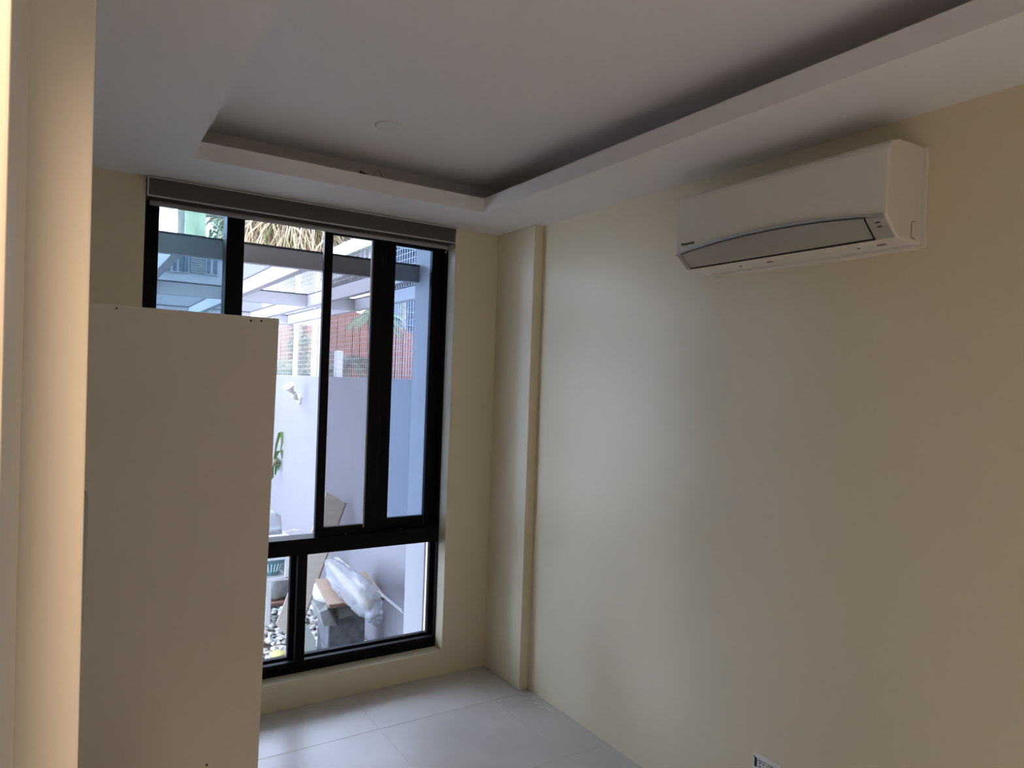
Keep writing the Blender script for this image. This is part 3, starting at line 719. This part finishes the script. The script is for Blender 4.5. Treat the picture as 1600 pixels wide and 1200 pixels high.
def palm(name, px, py, Y, L, nf, mleaf, label, droop=.55, tr_=.11, extra=None, ll=.35, seed=1):
    random.seed(seed); c = P(px, py, Y); t_ = thing(name, (c.x, c.y, ZG), label, 'palm')
    obj('trunk', tube(new(), [(c.x+.1, c.y, ZG), (c.x+.05, c.y, (c.z+ZG)/2), c], [tr_*1.3, tr_, tr_*.9], 12), M_bark, t_, True)
    for k in range(nf):
        a = 2*math.pi*k/nf+random.uniform(-.2, .2); el = random.uniform(-.25, .75)
        b_ = new(); frond(b_, c, (math.cos(a), math.sin(a), el), L*random.uniform(.8, 1.15), droop*random.uniform(.8, 1.4), nl=22, ll=ll)
        obj('frond', b_, extra if (extra and k % 3 == 0) else mleaf, t_)
    return t_
def tree(name, px, py, Y, rad, n, ls, ml, label, tr_=.09, cat='tree', seed=3):
    random.seed(seed); c = P(px, py, Y); t_ = thing(name, (c.x, c.y, ZG), label, cat)
    obj('trunk', tube(new(), [(c.x, c.y, ZG), (c.x+.06, c.y, (c.z+ZG)/2), (c.x-.03, c.y, c.z)], [tr_*1.3, tr_, tr_*.6], 10), M_bark, t_, True)
    stuff(obj('foliage', clump(new(), c, rad, n, ls), ml, t_)); return t_
# dry fan palm skirt above the pergola
def skirt(px, py, Y, R_, n, label, seed):
    random.seed(seed); c = P(px, py, Y); t_ = thing('dry_palm', (c.x, c.y, ZG), label, 'palm')
    obj('trunk', tube(new(), [(c.x, c.y, ZG), (c.x, c.y, c.z)], [.2, .16], 12), M_bark, t_, True)
    for mt_, nn, nm in ((M_dry, n, 'dry_leaf_skirt'), (M_leaf2, n//3, 'green_leaves'), (mat('brown_frond', (.17, .11, .07), .8), n//4, 'dead_leaf_skirt')):
        b_ = new()
        for k in range(nn):
            a = random.uniform(0, 6.283); el = random.uniform(-1.3, .35) if nm[0] == 'd' else random.uniform(-.4, 1.1); d = Vector((math.cos(a)*math.cos(el), math.sin(a)*math.cos(el), math.sin(el)))
            s = d.cross(Vector((random.gauss(0, 1), random.gauss(0, 1), random.gauss(0, 1)))).normalized()*.016
            L = R_*random.uniform(.6, 1.15); j_ = Vector((random.gauss(0, .45), random.gauss(0, .3), random.gauss(0, .28))); p0 = c+j_; p1 = p0+d*L*.5+Vector((random.gauss(0, .05), 0, -.1*L)); p2 = p1+d*L*.25+Vector((random.gauss(0, .12), random.gauss(0, .12), -.4*L))
            va = [b_.verts.new(v) for v in (p0-s, p0+s, p1+s, p1-s, p2)]
            b_.faces.new(va[:4]); b_.faces.new([va[3], va[2], va[4]])
        stuff(obj(nm, b_, mt_, t_))
skirt(448, 330, 15.6, 1.45, 1300, 'palm with a thick skirt of dry straw-coloured leaves above the pergola', 11)
tree('leafy_tree', 400, 348, 18.4, (1.0, .5, 1.1), 1500, .22, M_leaf2, 'light green leafy tree beside the dry palm', seed=5)
tree('leafy_tree', 520, 372, 20.5, (1.8, .8, 1.1), 1500, .22, M_leafd, 'dark green leafy tree behind the pale green eave', seed=6)
tree('leafy_tree', 632, 385, 15.7, (.8, .8, 1.0), 1300, .22, M_leaf, 'green tree seen past the white pier and wire mesh', seed=8)
# trunks seen through the tinted pane
for px, r_, lab in ((286, .10, 'slender tree trunk seen through the tinted window pane'), (305, .18, 'thick mossy tree trunk seen through the tinted window pane')):
    c = P(px, 330, 13.5 if px < 300 else 12.8); t_ = thing('bare_tree', (c.x, c.y, ZG), lab, 'tree')
    obj('trunk', tube(new(), [(c.x, c.y, ZG), (c.x+.03, c.y, 3), (c.x-.02, c.y, 5.6)], [r_*1.2, r_, r_*.8], 10), M_bark if r_ < .15 else mat('mossy_bark', (.22, .25, .14), .9, noise=.4, scale=6), t_, True)
    for k in range(4):
        z = 4.3+.3*k; s = (-1)**k; obj('branch', tube(new(), [(c.x, c.y, z), (c.x+s*.5, c.y+.1, z+.15+.1*k), (c.x+s*1.1, c.y, z+.1)], [.05, .035, .015], 6), M_bark, t_, True)
tree('leafy_tree', 349, 330, 21.0, (.35, .6, 1.0), 500, .2, M_leaf, 'narrow green tree next to the thick mossy trunk', seed=9)
palm('green_palm', 588, 488, 12.2, .52, 12, M_leaf, 'green feathery palm over the terracotta house roof', ll=.22, seed=12)
palm('dark_palm', 541, 560, 10.0, .55, 10, M_leafd, 'low dark palm behind the wire fence beside the short white post', ll=.16, tr_=.06, seed=13)
for px, py, Y, rd, n, ml, lab, s in ((447, 580, 12.0, (.35, .3, .22), 500, M_leaf2, 'light green shrub behind the wire fence beside the thin post', 21), (482, 585, 10.7, (.30, .3, .25), 450, M_leaf, 'mid green shrub behind the wire fence next to the corner post', 22),
                                   (470, 540, 12.3, (.25, .3, .35), 380, M_leaf, 'tall loose green shrub behind the wire fence', 23)):
    tree('shrub', px, py, Y, rd, n, .10, ml, lab, .02, 'shrub', s)
# white post behind the fence
wp0, wp1 = P(525.5, 570, 8.6).x, P(536, 570, 8.6).x
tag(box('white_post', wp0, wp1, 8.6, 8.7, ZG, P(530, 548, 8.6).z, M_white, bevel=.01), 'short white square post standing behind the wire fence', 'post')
